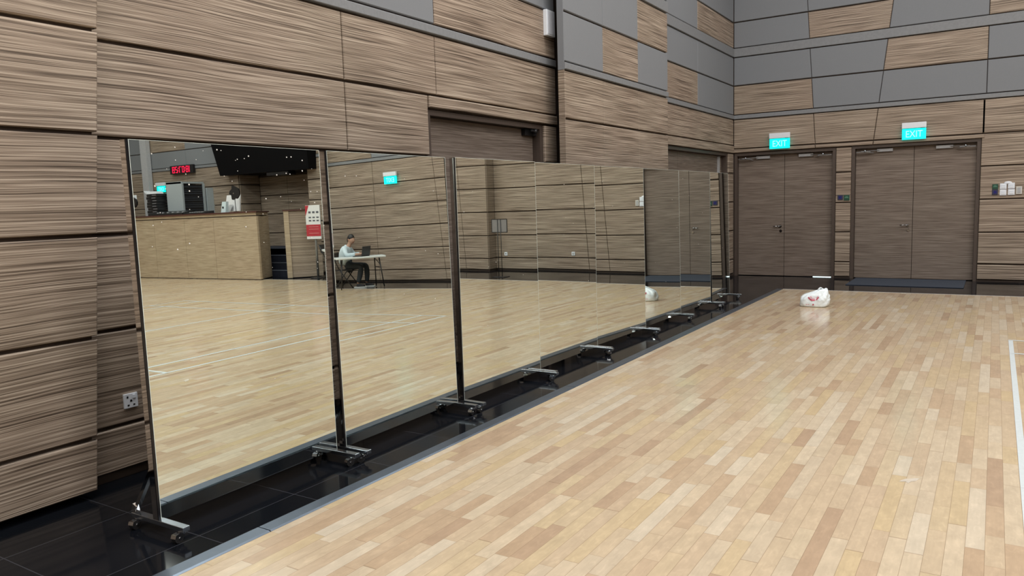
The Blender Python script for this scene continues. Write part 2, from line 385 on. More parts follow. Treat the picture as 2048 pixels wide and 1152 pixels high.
rows(mb, PB, [3.19, 3.755, 4.304], [-4.45, s2, s1, -.185, 3.57], [[W, G, G, G], [G, G, W, G]])
rows(mb, PB, [4.476, 4.97, 5.55], [-4.45, s2, s1, -.185, 3.57], [[G, W, G, W], [G, G, G, G]])
rows(mb, PB, [5.7, 6.4, 7.1, 7.8], [-4.45, s2, s1, -.185, 3.57], [[G, W, G, G], [W, G, G, W], [G, G, W, G]])
rows(mb, PB, [.03, .308, .871, 1.421, 1.984, 2.445], [-2.545, -2.275])
zb = [.03, .304, .852, 1.418, 1.98, 2.53, 3.105]
rows(mb, PB, zb, [-.235, s4, 3.58])
fs_ = lambda z: 4.255 + .0707 * z
rows(mb, PB2, zb, [3.58, fs_, 6.41, 8.34])
rows(mb, PB2, [3.19, 3.755, 4.304], [3.58, fs_, 6.41, 8.34], [[W, G, W], [G, W, G]])
rows(mb, PB2, [4.47, 5.0, 5.6, 6.3, 7, 7.8], [3.58, fs_, 6.41, 8.34], [[W, G, W], [G, W, G], [G, G, W], [W, G, G], [G, W, G]])
PBS = lambda u, z, d: (3.58 - d, u, z)
rows(mb, PBS, zb, [15.165, 15.47], th=.012, bev=.004)
rows(mb, PB2, zb, [11.06, 13.3, 15.2, XR])
rows(mb, PB2, [3.19, 3.69, 4.304], [11.06, 13.3, 15.2, XR], [[G, G, G], [G, W, G]])
rows(mb, PB2, [4.47, 5.0, 5.6, 6.3, 7, 7.8], [11.06, 13.3, 15.2, XR], [[W, G, W], [G, W, G], [G, G, W], [W, G, G], [G, W, G]])
PRS = lambda u, z, d: (11.05 - d, u, z)
rows(mb, PRS, zb, [15.17, 15.9], th=.02)
PR = lambda u, z, d: (u, 15.9 + .03 - d, z)
rows(mb, PR, [.7, 1.1, 1.66, 2.2, 2.75], [8.36, 9.9, 11.04])
mb.build('wall_panelling', MW, wall_back)
mb = MB(); band(mb, PB, -4.45, 3.58, 3.107, 3.188); band(mb, PB, -4.45, 3.58, 4.306, 4.474)
band(mb, PB2, 3.58, 8.34, 3.107, 3.188); band(mb, PB2, 11.06, XR, 3.107, 3.188); band(mb, PB, -4.45, 3.58, 5.57, 5.68)
mb.build('ledge', LEDGE, wall_back)
# black glazed booth front hanging over the recess, its bottom is the soffit
mb = MB(); mb.hexa([(7.98, 14.86, 2.80), (11.46, 14.86, 2.80), (11.46, 15.14, 2.80), (7.98, 15.14, 2.80)], [(7.86, 14.62, 4.9), (11.85, 14.62, 4.9), (11.85, 15.14, 4.9), (7.86, 15.14, 4.9)]).box(8.36, 11.04, 15.14, 15.92, 2.80, 4.9)
booth = struct(mb.build('wall_bulkhead', simple('booth_black', (.004, .004, .005), .5, spec=.08)))
# right and front walls of the hall (outside the picture)
PRt = lambda u, z, d: (XR - d, u, z)
mb = MB(); mb.box(XR, XR + .4, YF, 17.2, 0, CEIL, 2)
rows(mb, PRt, [.03, .6, 1.2, 1.8, 2.4, 3.1, 3.7, 4.3, 5, 6, 7, 8], [-8, -4, 0, 4, 8, 12, 15.2], [[W] * 6] * 5 + [[G, W, G, G, W, G], [W, G, G, W, G, G]] * 3)
struct(mb.build('wall_right', [WOOD, FABRIC, GAP]))
PF = lambda u, z, d: (u, YF + d, z)
mb = MB(); mb.box(-4.9, XR, YF - .4, YF, 0, CEIL, 2)
rows(mb, PF, [.03, .6, 1.2, 1.8, 2.4, 3.1, 3.7, 4.3, 5, 6, 7, 8], [-4.3, 0, 4, 8, 12, 16.3], [[W] * 5] * 5 + [[G, W, G, G, W], [W, G, G, W, G]] * 3)
struct(mb.build('wall_front', [WOOD, FABRIC, GAP]))

# ------------------------------------------------------------------ doors
def double_door(name, P, u0, u1, zt, us, z_sill=.012, closers=True, handle=True, frame_side=.055):
    """P(u,z,d): d = 0 at the leaf face, negative d into the wall, positive towards the hall"""
    root = empty(name); struct(root)
    def bx(mb, a0, a1, z0, z1, d0, d1, m=0):
        c = [P(a, z, d) for z in (z0, z1) for a, d in ((a0, d0), (a1, d0), (a1, d1), (a0, d1))]
        mb.hexa(c[:4], c[4:], m)
    f = MB(); bx(f, u0, u0 + frame_side, 0, zt, -.06, .098); bx(f, u1 - frame_side, u1, 0, zt, -.06, .098); bx(f, u0 + frame_side, u1 - frame_side, zt - .05, zt, -.06, .098)
    f.build('door_frame', FRAME_D, root)
    bk = MB(); bx(bk, u0, u1, 0, zt, -.30, -.25); bk.build('backing', GAP, root)
    for a, b in ((u0 + frame_side + .004, us - .004), (us + .004, u1 - frame_side - .004)):
        l = MB(); bx(l, a, b, z_sill, zt - .055, -.045, 0); lf = l.build('leaf', WOOD_DOOR, root)
    if handle:
        h = MB(); hu = us - .075 * (1 if handle > 0 else -1); s = -1 if handle > 0 else 1
        h.cyl(P(hu, .985, 0), P(hu, .985, .012), .026); h.cyl(P(hu, .985, .01), P(hu, .985, .05), .009)
        h.tube([P(hu, .985, .05), P(hu + s * .05, .988, .052), P(hu + s * .125, .982, .045)], .0095)
        h.cyl(P(hu + .01, .895, 0), P(hu + .01, .895, .01), .026); h.cyl(P(hu + .01, .895, .01), P(hu + .01, .895, .013), .010)
        h.build('door_handle', CHROME, root)
    if closers:
        for e, s in ((u0 + frame_side, 1), (u1 - frame_side, -1)):
            c = MB(); z = zt - .095
            a = e + s * .36; b = e + s * .62
            bx(c, min(a, b), max(a, b), z - .03, z + .022, .0, .045, 0)
            cl = c.build('door_closer', GREYP, root)
            r = MB(); p0 = P(e + s * .40, z - .002, .05); p1 = P(e + s * .10, z - .012, .13); p2 = P(e + s * .16, z + .02, .07)
            r.bar(p0, p1, .022, .008); r.bar(p1, P(e + s * .30, z - .045, .03), .02, .008); r.cyl(P(e + s * .17, z - .025, .12), P(e + s * .17, z + .01, .12), .014)
            bx(r, min(e + s * .02, e + s * .26), max(e + s * .02, e + s * .26), z - .03, z - .015, .08, .10)
            r.build('closer_arm', STEEL, cl)
    return root
PD = lambda u, z, d: (u, YB + .12 - d, z)
d1 = double_door('door_1', PD, -4.44, -2.548, 2.438, -3.49)
d2 = double_door('door_2', PD, -2.273, -.238, 2.448, -1.255)
# dark cut-outs along the meeting edge of the leaves (worn bottom corner)
PDL = lambda u, z, d: (-4.45 - .13 + d, u, z)
d3 = double_door('door_3', PDL, 5.705, 7.855, 2.485, 12.0 - 12.0 + 5.77, handle=0, closers=False)
c = MB(); c.box(-4.58, -4.53, 7.55, 7.80, 2.36, 2.43); c.cyl((-4.5, 7.72, 2.385), (-4.5, 7.72, 2.43), .03); c.bar((-4.5, 7.72, 2.40), (-4.47, 7.60, 2.41), .025, .02)
c.build('door_closer', BLACK, d3)
d4 = double_door('door_4', PDL, 11.365, 15.135, 2.438, 12.62, handle=0, closers=False)
e = MB(); e.box(-4.578, -4.545, 14.80, 14.87, 2.02, 2.37).build('edge_seal', GREYP, d4)
# light spilling in under door 1
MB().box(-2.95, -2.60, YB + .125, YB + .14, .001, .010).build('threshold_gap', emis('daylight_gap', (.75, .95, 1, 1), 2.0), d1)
# door mat
m_ = MB(); m_.bbox(-2.17, -.39, 14.33, 15.52, .001, .012, .004)
tag(m_.build('door_mat', simple('mat_blue_grey', (.035, .046, .068), .9, noise_amt=.2, scale=200)), 'long flat blue-grey mat on the black tiles before the right-hand double door', 'mat')

# ------------------------------------------------------------------ exit signs
EX_G = emis('exit_green', (0.0, .80, .74, 1), 1.0)
EX_T = emis('exit_letters', (.32, 1, .95, 1), 1.0)
def exit_sign(loc, rz, w, label, off=.0):
    r = empty('exit_sign', loc, rz); tag(r, label, 'exit sign', 'green exit signs on the panelled walls')
    h = MB().bbox(-w / 2, w / 2, -.055, 0, .195, .295, .006); h.build('housing', WHITE, r)
    p = MB().bbox(-w / 2 + .004, w / 2 - .004, -.035, -.015, .0, .19, .004); p.build('sign_panel', EX_G, r)
    text_mesh('EXIT', .165, 'lettering', EX_T, r, (0, -.0365, .09), (math.pi / 2, 0, 0), .001, .80)
    MB().box(w / 2 - .09, w / 2 - .02, -.057, -.054, .188, .196).build('indicator', BLACK, r)
    return r
exit_sign((-3.55, YB - .03, 2.485), 0, .385, 'lit green exit sign over the double door in the far left corner')
exit_sign((-1.255, YB - .03, 2.50), 0, .385, 'lit green exit sign over the right-hand double door with the mat')
exit_sign((5.77, 15.11, 2.49), 0, .42, 'lit green exit sign on the wall above the seated man, seen in the second mirror')
exit_sign((14.48, 15.11, 2.47), 0, .42, 'lit green exit sign behind the equipment rack, half hidden, seen in the nearest mirror')

# ------------------------------------------------------------------ wall plates
DKG = simple('keypad_green', (.02, .075, .05), .35); DKB = simple('keypad_blue', (.03, .035, .085), .35)
def plate(name, x, z, w, h, mat, label, cat, group=None, y=YB, detail=None):
    r = empty(name, (x, y, z)); tag(r, label, cat, group)
    MB().bbox(-w / 2, w / 2, -.014, 0, -h / 2, h / 2, .003).build('cover', mat, r)
    if detail == 'rocker':
        MB().bbox(-w * .30, w * .30, -.019, -.012, -h * .30, h * .30, .002).build('rocker', WHITE, r)
        MB().box(-w * .28, w * .28, -.0195, -.018, h * .05, h * .09).build('marking', simple('pale_blue_mark', (.45, .55, .68), .5), r)
    if detail == 'slot':
        MB().bbox(-w * .28, w * .28, -.018, -.012, -h * .36, h * .36, .002).build('insert', GREYP, r)
    if detail == 'lines':
        MB().box(-w * .32, w * .32, -.0155, -.0135, h * .0, h * .07).box(-w * .2, w * .2, -.0155, -.0135, h * .2, h * .25).build('marking', simple('keypad_print', (.18, .42, .30), .5), r)
    if detail == 'blob':
        MB().cyl((0, -.0155, 0), (0, -.0135, 0), min(w, h) * .28).build('sensor', simple('sensor_blue', (.02, .02, .16), .2), r)
    return r
plate('card_reader', -2.455, 1.514, .092, .088, GREYP if 0 else DKB, 'small dark blue card reader on the narrow pier between the doors', 'card reader', detail='blob')
plate('door_release', -2.345, 1.508, .10, .10, DKG, 'small dark green release plate beside the card reader on the pier', 'door release', detail='lines')
plate('door_release', -.01, 1.625, .084, .088, DKG, 'small dark green plate on the wall right of the right-hand door', 'door release', detail='lines')
plate('card_reader', -.01, 1.532, .084, .088, DKB, 'small dark blue card reader under the green plate right of the doors', 'card reader', detail='blob')
for dx, dz, nm in ((.105, 1.628, 'upper left'), (.220, 1.634, 'upper right'), (.105, 1.524, 'lower left'), (.222, 1.528, 'lower right')):
    plate('light_switch', dx, dz, .096, .096, WHITE, 'white light switch, %s of the four right of the doors' % nm, 'switch', 'four white light switches right of the doors', detail='rocker')
r = empty('wall_detector', (.172, YB, 1.684)); tag(r, 'white half-round cap on the wall above the four light switches', 'detector')
MB().ball((0, 0, 0), (.058, .02, .026)).build('cap', WHITE, r)
plate('control_plate', .33, 1.554, .085, .128, simple('plate_cream', (.6, .6, .57), .4), 'cream wall control plate at the right of the light switches', 'control plate', detail='slot')
r = plate('wall_socket', 3.28, .40, .085, .085, WHITE, 'white single socket low on the wall behind the sign stand, seen in a mirror', 'socket')
MB().cyl((0, -.015, 0), (0, -.013, 0), .014).build('plug_hole', BLACK, r)
r = plate('wall_socket', 1.47, .40, .085, .085, WHITE, 'white blank plate low on the wall left of the slanted seam, seen in a mirror', 'socket'); MB().bbox(-.025, .025, -.017, -.013, -.025, .025, .002).build('insert', GREYP, r)
# socket on left wall
r = empty('power_socket', (-4.45, 2.625, .47)); tag(r, 'grey-white three-pin socket with switch low on the left wall beside the nearest mirror', 'socket')
s_ = MB().bbox(0, .012, -.045, .045, -.045, .045, .003); s_.build('cover', WHITE, r)
MB().bbox(.011, .019, .012, .03, .012, .036, .002).build('switch', WHITE, r)
MB().box(.0115, .0135, -.006, .006, -.006, .006).box(.0115, .0135, -.024, -.012, -.03, -.022).box(.0115, .0135, .012, .024, -.03, -.022).box(.0115, .0135, -.026, -.016, .018, .03).build('pin_holes', BLACK, r)
# white box high on the left wall
r = empty('wall_speaker', (-4.45, 7.98, 3.64)); tag(r, 'slim white upright box fixed high on the left wall beside the dark gap', 'wall speaker')
MB().bbox(0, .05, -.095, .095, -.145, .145, .006).build('housing', WHITE, r)
MB().bbox(.049, .053, -.08, .08, -.125, .125, .002).build('grille', simple('speaker_grille', (.72, .76, .84), .5), r)

# ------------------------------------------------------------------ rolling dance mirrors
MH0, MH1 = .078, 1.955
def caster(x, y, swivel, parent):
    c = empty('caster', (x, y, .0)); c.parent = parent; c.rotation_euler = (0, 0, swivel)
    return c
def caster_mesh(mb, x, y, a):
    ca, sa = math.cos(a), math.sin(a)
    T = lambda p: (x + p[0] * ca - p[1] * sa, y + p[0] * sa + p[1] * ca, p[2])
    mb.cyl(T((0, 0, .040)), T((0, 0, .053)), .019, n=16, m=0)                      # swivel plate
    for s in (-1, 1):
        pts = [(-.012, s * .017, .04), (.022, s * .017, .04), (.034, s * .017, .018), (.022, s * .017, .016)]
        q = [T(p) for p in pts] + [T((p[0], s * .0135, p[2])) for p in pts]
        mb.add(q, [(0, 1, 2, 3), (7, 6, 5, 4), (0, 1, 5, 4), (1, 2, 6, 5), (2, 3, 7, 6), (3, 0, 4, 7)], 0)
        mb.cyl(T((.028, s * .0005, .0248)), T((.028, s * .013, .0248)), .0246, n=22, m=1)
        mb.cyl(T((.028, s * .013, .0248)), T((.028, s * .0148, .0248)), .016, n=16, m=1); mb.cyl(T((.028, s * .0145, .0248)), T((.028, s * .020, .0248)), .008, n=14, m=0)
    mb.add([T((.0, -.016, .052)), T((.05, -.016, .046)), T((.05, .016, .046)), T((.0, .016, .052)), T((.0, -.016, .046)), T((.056, -.016, .030)), T((.056, .016, .030)), T((.0, .016, .046))], [(0, 1, 2, 3), (1, 5, 6, 2), (0, 4, 5, 1), (3, 2, 6, 7), (0, 3, 7, 4)], 0)
def dance_mirror(y0, y1, x, yaw, pitch, label, specks):
    w = y1 - y0; yc = (y0 + y1) / 2
    r = empty('dance_mirror', (x, yc, 0), math.radians(yaw)); tag(r, label, 'mirror', 'rolling dance mirrors in a row along the left wall')
    # panel carrier: leaning by the pitch
    h = w / 2
    def lean(o): o.rotation_euler = (0, -math.radians(pitch), 0); o.location = (0, 0, .1); return o
    g = MB(); g.box(-.006, 0, -h + .016, h - .006, MH0 - .1, MH1 - .1)
    glass = lean(g.build('mirror_glass', MIRROR, r))
    ed = MB()
    ed.box(-.0062, .0004, -h + .0135, -h + .0160, MH0 - .1, MH1 - .1); ed.box(-.0062, .0004, h - .006, h - .004, MH0 - .1, MH1 - .1)
    ed.box(-.0062, .0004, -h + .016, h - .006, MH1 - .1, MH1 - .0985)
    ed.build('glass_edge', GLASS_EDGE, glass)
    bz = MB(); bz.box(-.0063, .0006, -h, -h + .0133, MH0 - .1, MH1 - .1); lean(bz.build('bezel', BLACKG, r))
    fr = MB()
    for s in (-1, 1):
        fr.box(-.046, -.0065, s * h - (0 if s < 0 else .03), s * h + (.03 if s < 0 else 0), MH0 - .1, MH1 - .1)
    fr.box(-.046, -.0065, -h + .03, h - .03, MH1 - .13, MH1 - .1); fr.box(-.046, -.0065, -h + .03, h - .03, MH0 - .1, MH0 - .07)
    fr.box(-.012, -.0064, -h + .03, h - .03, MH0 - .07, MH1 - .13)
    lean(fr.build('frame', STEEL_D, r))
    for s in (-1, 1):
        yy = s * (h - .02)
        f = MB(); f.bbox(-.235, .188, yy - .02, yy + .02, .053, .078, .002)
        f.box(-.0006, .0006, yy - .0205, yy + .0205, .0785, .0788)
        ft = f.build('foot', STEEL, r)
        c = MB(); caster_mesh(c, .150, yy, -1.75 + .45 * math.sin(yc * 3 + s * 1.3)); c.build('caster', [CHROME, RUBBER], ft)
        c = MB(); caster_mesh(c, -.200, yy, -1.3 + .5 * math.cos(yc * 2 + s)); c.build('caster', [CHROME, RUBBER], ft)
        b = MB(); b.bar((-.225, yy, .075), (-.03, yy, .36), .022, .022, (0, 1, 0)); b.bar((-.225, yy, .078), (-.205, yy, .12), .03, .03, (0, 1, 0)); b.build('brace', STEEL_D, r)
    if specks:
        sp = MB()
        for fy, fz, rad in specks:
            sp.cyl((.0004, -h + w * fy, fz - .1), (.0012, -h + w * fy, fz - .1), rad, n=8)
        so = sp.build('paint_speck', simple('speck_white', (.85, .86, .84), .6), glass); so['kind'] = 'stuff'
    return r
rs = random.Random(4)
def specks(n, zlo=.2, zhi=1.93, big=.004, top_bias=False, f0=.02, f1=.98):
    out = []
    for i in range(n):
        z = zlo + (zhi - zlo) * (rs.random() ** (.45 if top_bias else 1))
        out.append((f0 + (f1 - f0) * rs.random(), z, big * (.45 + .7 * rs.random())))
    return out
MIR = [
 (2.147, 3.402, -3.490, .93, .333, 'nearest tall mirror on castors, reflecting the control counter and the red clock', specks(52, 1.25, 1.93, .0036, True) + specks(6, .5, 1.3, .003)),
 (3.447, 4.690, -3.485, .42, .963, 'second mirror from the near end, reflecting the man at the table', specks(14, .9, 1.93, .0034)),
 (4.735, 5.925, -3.464, -.6, .082, 'third mirror from the near end, reflecting the sign stand beside the wall return', specks(8, .3, 1.9, .003)),
 (5.945, 7.160, -3.490, -.9, 0.0, 'fourth mirror from the near end, reflecting a low white plate near a slanted seam', specks(8, .3, 1.9, .003)),
 (7.180, 8.440, -3.492, -2.507, .324, 'fifth mirror from the near end, reflecting the white light switches at its edge', specks(6, .3, 1.9, .003)),
 (8.470, 9.672, -3.486, -1.153, .671, 'sixth mirror from the near end, reflecting the white plastic bag', specks(5, .3, 1.9, .003)),
 (9.705, 10.92, -3.486, -1.545, .367, 'seventh mirror from the near end, reflecting a door handle and blue-grey mat', specks(4, .3, 1.9, .003)),
 (10.97, 11.97, -3.485, 1.720, .973, 'last and farthest mirror of the row, next to the corner doors', specks(4, .3, 1.9, .003)),
]
for a in MIR: dance_mirror(*a)

# ------------------------------------------------------------------ plastic bag on the floor
def plastic_bag():
    r = empty('plastic_bag', (-2.145, 11.47, 0)); tag(r, 'knotted white plastic carrier bag with red print standing on the wooden floor', 'plastic bag')
    L = [(0.0, -.185, .135, .095), (.012, -.197, .175, .11), (.05, -.196, .195, .118), (.10, -.187, .2, .118), (.138, -.176, .2, .11), (.172, -.138, .198, .095), (.205, -.06, .19, .075), (.235, .02, .178, .055), (.252, .065, .165, .035), (.258, .085, .15, .015)]
    n = 72
    def surf(t, v):
        f = v * (len(L) - 1); i = min(int(f), len(L) - 2); k = f - i
        z, a, b, d = [L[i][q] * (1 - k) + L[i + 1][q] * k for q in range(4)]
        c, s = math.cos(t), math.sin(t)
        e = .62
        px = abs(c) ** e * (1 if c > 0 else -1); py = abs(s) ** e * (1 if s > 0 else -1)
        P = Vector(((a + b) / 2 + (b - a) / 2 * px, d * py, z))
        q = noise.noise(Vector((px * 2.6 + 3, py * 2.6, z * 9))) * .024 + abs(noise.noise(Vector((px * 7, py * 7 + z * 14, z * 16)))) * .018
        q *= min(1, .25 + z * 12)
        return P + Vector((px, py, .15)).normalized() * (q - .006)
    mb = MB(); vs = []; fs = []; R = 34
    for j in range(R + 1):
        for i in range(n): vs.append(surf(2 * math.pi * i / n, j / R))
    for j in range(R):
        for i in range(n): fs.append((j * n + i, j * n + (i + 1) % n, (j + 1) * n + (i + 1) % n, (j + 1) * n + i))
    fs.append(list(range(n))[::-1]); fs.append([R * n + i for i in range(n)])
    mb.add(vs, fs, 0, True)
    m, N, Lk, P = newmat('bag_plastic'); P.inputs['Base Color'].default_value = (.84, .93, .98, 1); P.inputs['Roughness'].default_value = .28; P.inputs['Subsurface Weight'].default_value = .0
    nn = N.new('ShaderNodeTexNoise'); nn.inputs['Scale'].default_value = 26; nn.inputs['Detail'].default_value = 3
    tcn = N.new('ShaderNodeTexCoord'); Lk.new(tcn.outputs['Object'], nn.inputs['Vector'])
    bp = N.new('ShaderNodeBump'); bp.inputs['Strength'].default_value = .45; bp.inputs['Distance'].default_value = .012; Lk.new(nn.outputs['Fac'], bp.inputs['Height']); Lk.new(bp.outputs[0], P.inputs['Normal'])
    mb.build('bag_body', m, r)
    for pts in ([(.05, -.02, .225), (.066, -.024, .258), (.088, -.02, .276), (.108, -.012, .270), (.118, -.004, .238)], [(.125, .012, .225), (.146, .016, .256), (.162, .014, .268), (.174, .006, .244), (.184, .0, .19)]):
        hb = MB(); n = len(pts); vs = []
        for i, p in enumerate(pts):
            w_ = .034 - .006 * math.sin(math.pi * i / (n - 1)); up_ = .016
            for q in ((-.006, -w_), (.006, -w_), (.006, w_), (-.006, w_)): vs.append((p[0] + q[0] * 1.6, p[1] + q[1], p[2] + (up_ if q[0] < 0 else 0) - .008))
        fs = [(0, 1, 2, 3), tuple(4 * (n - 1) + k for k in (3, 2, 1, 0))]
        for i in range(n - 1):
            for k in range(4): fs.append((4 * i + k, 4 * i + (k + 1) % 4, 4 * i + 4 + (k + 1) % 4, 4 * i + 4 + k))
        hb.add(vs, fs, 0, True); ho = hb.build('bag_handle', m, r)
        sm_ = ho.modifiers.new('round', 'SUBSURF'); sm_.levels = 2; sm_.render_levels = 2
    RED = simple('print_red', (.55, .10, .16), .4); PINK = simple('print_pink', (.80, .42, .50), .4)
    def t_at(px):   # front face (negative y): choose t so that x fraction = px
        c = max(-1, min(1, px)); c = abs(c) ** (1 / .62) * (1 if c > 0 else -1); return -math.acos(c)
    def patch(mb, px, v, dpx, dv, m=0):
        q = []
        for a, b in ((-1, -1), (1, -1), (1, 1), (-1, 1)):
            p = surf(t_at(px + a * dpx), v + b * dv); q.append(p + Vector((0, -.003, 0)))
        mb.add(q, [(0, 1, 2, 3)], m)
    pr = MB()
    for i in range(15):
        a = -2.9 + 2.75 * i / 14; px = -.02 + .36 * math.cos(a); v = .48 + .13 * math.sin(a)
        patch(pr, px, v, .045, .018 + .014 * math.sin(math.pi * i / 14), 0)
    for i in range(10):
        a = -2.9 + 2.75 * i / 9; patch(pr, .0 + .27 * math.cos(a), .52 + .10 * math.sin(a), .04, .014, 1)
    pr.build('red_logo', [RED, PINK], r, fix=False); pr = MB()
    for px, dp in ((-.40, .05), (-.27, .04), (-.12, .05)): patch(pr, px, .19, dp, .012, 1)
    for i in range(-2, 3): patch(pr, .06 + .022 * i, .19, .012, .032 * math.sqrt(max(.1, 1 - (i / 2.6) ** 2)), 0)
    pr.build('red_lettering', [RED, PINK], r, fix=False)
plastic_bag()

# ------------------------------------------------------------------ control counter and its things (seen in the nearest mirror)
REDB = simple('counter_top_red_brown', (.075, .028, .024), .4)
ct = empty('control_counter', (8.3, 13.3, 0)); tag(ct, 'long pale wood control counter with dark red-brown top, seen in the nearest mirror', 'counter')
b = MB()
seams = [0, 1.63, 2.8, 4.1, 5.6, 7.9]
for a0, a1 in zip(seams[:-1], seams[1:]): b.box(a0 + .004, a1 - .004, -.02, .03, .02, 1.61)
b.hexa([(0, -.02, .02), (0, .03, .02), (.44, .72, .02), (.40, .72, .02)], [(0, -.02, 1.61), (0, .03, 1.61), (.44, .72, 1.61), (.40, .72, 1.61)])
b.build('front_panels', WOOD_DESK, ct)
k = MB(); k.box(.02, 7.9, -.01, .06, 0, .02).box(.02, 7.9, -.005, .06, 1.60, 1.64); k.build('shadow_gap', GAP, ct)
k = MB(); k.hexa([(.01, -.022, 1.635), (7.9, -.022, 1.635), (7.9, .74, 1.635), (.43, .74, 1.635)], [(.01, -.022, 1.70), (7.9, -.022, 1.70), (7.9, .74, 1.70), (.43, .74, 1.70)]); k.build('upper_rail', WOOD_DESK, ct)
k = MB(); k.hexa([(-.05, -.06, 1.70), (7.9, -.06, 1.70), (7.9, .78, 1.70), (.42, .78, 1.70)], [(-.05, -.06, 1.735), (7.9, -.06, 1.735), (7.9, .78, 1.735), (.42, .78, 1.735)]); k.build('counter_top', REDB, ct)
k = MB(); k.box(.45, 7.9, .60, .72, 0, 1.63); k.build('back_panel', WOOD_DESK, ct)
TOPZ = 1.736
# raised platform and steps
CARP = simple('dark_blue_carpet', (.010, .013, .028), .9)
pf = MB(); pf.box(8.36, 16.3, 14.75, 15.92, 0, .72)
for i in range(4): pf.box(8.05, 9.6, 14.03 + .24 * i, 15.14 if i < 3 else 14.76, .0 if i == 0 else .18 * i, .18 * (i + 1) - .001)
po = struct(pf.build('floor_platform', CARP))
nz = MB()
for i in range(4): nz.box(8.05, 9.6, 14.022 + .24 * i, 14.045 + .24 * i, .18 * (i + 1) - .012, .18 * (i + 1) + .003)
nz.build('step_nosing', simple('nosing_grey', (.16, .18, .23), .5), po)
# low screen wall beside the steps
a0 = Vector((7.82, 13.72, 0)); a1 = Vector((7.24, 14.39, 0)); dn = (a1 - a0).normalized(); nn_ = Vector((dn.y, -dn.x, 0))
sw = empty('wall_screen'); struct(sw)
k = MB(); k.bar(a0 + dn * .12 + Vector((0, 0, .86)), a1 + Vector((0, 0, .86)), .07, 1.68); k.build('screen_panel', WOOD, sw)
k = MB(); k.bar(a0 + Vector((0, 0, .86)), a0 + dn * .12 + Vector((0, 0, .86)), .12, 1.69); k.build('end_post', WOOD_DESK, sw)
k = MB(); k.bar(a0 - dn * .03 + Vector((0, 0, 1.72)), a1 + Vector((0, 0, 1.72)), .16, .03); k.build('cap_rail', REDB, sw)

# equipment rack behind the counter
GREY_R = simple('rack_grey', (.38, .43, .46), .45, noise_amt=.04)
rk = empty('equipment_rack', (12.2, 14.12, 0)); tag(rk, 'tall grey equipment rack with black slotted front behind the counter, in the nearest mirror', 'equipment rack')
H0 = .72
MB().bbox(.02, .70, 0, .03, H0, 2.68, .004).build('side_panel', GREY_R, rk)
k = MB(); k.box(0, .70, -.0, .74, 2.62, 2.67); k.box(-.01, .05, -.005, .05, H0, 2.62); k.box(-.01, .05, .70, .76, H0, 2.62); k.box(.66, .70, .03, .74, H0, 2.62); k.build('rack_frame', GREY_R, rk)
MB().box(.03, .66, .04, .70, H0 + .02, 2.60).build('bay', BLACK, rk)
UN = simple('rack_unit_dark', (.03, .035, .045), .35)
for i in range(14): MB().bbox(.012, .05, .06, .69, H0 + .95 + i * .064, H0 + .95 + i * .064 + (.046 if i % 3 else .022), .003).build('rack_unit', UN, rk)
MB().box(-.03, .03, .80, 1.15, H0, 2.5).build('door_panel', GREY_R, rk)
# amplifiers pile left of rack (in the mirror)
for i in range(8):
    a = empty('amplifier', (13.22 + .02 * math.sin(i * 2.3), 14.05, TOPZ + .001 + i * .079)); 
    ords = ['lowest', 'second', 'third', 'fourth', 'fifth', 'sixth', 'seventh', 'topmost'][i]
    tag(a, 'black amplifier unit, %s of the pile on the counter beside the grey rack' % ords, 'amplifier', 'pile of black amplifiers on the counter')
    MB().bbox(-.23, .23, -.2, .2, 0, .074, .006).build('case', BLACK, a)
    k = MB(); k.box(-.2, -.02, -.204, -.199, .03, .05); k.build('front_display', simple('amp_silver', (.22, .22, .24), .35), a)
pz = TOPZ + 8 * .079 + .001
pp = MB(); pp.hexa([(12.98, 13.86, pz), (13.46, 13.86, pz), (13.46, 14.08, pz), (12.98, 14.08, pz)], [(13.0, 13.87, pz + .07), (13.4, 13.87, pz + .075), (13.4, 14.06, pz + .08), (13.0, 14.06, pz + .06)])
pp.hexa([(13.40, 13.86, pz), (13.52, 13.86, pz + .03), (13.52, 14.05, pz + .03), (13.40, 14.05, pz)], [(13.36, 13.86, pz + .03), (13.58, 13.86, pz + .10), (13.58, 14.05, pz + .10), (13.36, 14.05, pz + .03)])
tag(pp.build('folded_cloth', WHITE), 'crumpled white cloth lying on the amplifier pile, seen in the nearest mirror', 'cloth')
# mixers on the counter
for x0, x1, z1, lb in ((11.25, 12.7, .085, 'larger dark mixing desk on the counter before the rack'), (10.45, 11.2, .055, 'smaller dark mixing desk on the counter near the silver monitor')):
    mxr = empty('mixing_desk', ((x0 + x1) / 2, 13.55, TOPZ)); tag(mxr, lb, 'mixing desk', 'mixing desks on the counter'); hw = (x1 - x0) / 2
    MB().hexa([(-hw, -.2, 0), (hw, -.2, 0), (hw, .2, 0), (-hw, .2, 0)], [(-hw, -.2, z1 * .5), (hw, -.2, z1 * .5), (hw, .2, z1 * 1.3), (-hw, .2, z1 * 1.3)]).build('case', BLACK, mxr)
    for i in range(6): MB().bbox(-hw + .08 + i * (2 * hw - .16) / 6, -hw + .11 + i * (2 * hw - .16) / 6, -.12, -.06, z1 * .6, z1 * .95, .003).build('fader', GREYP, mxr)
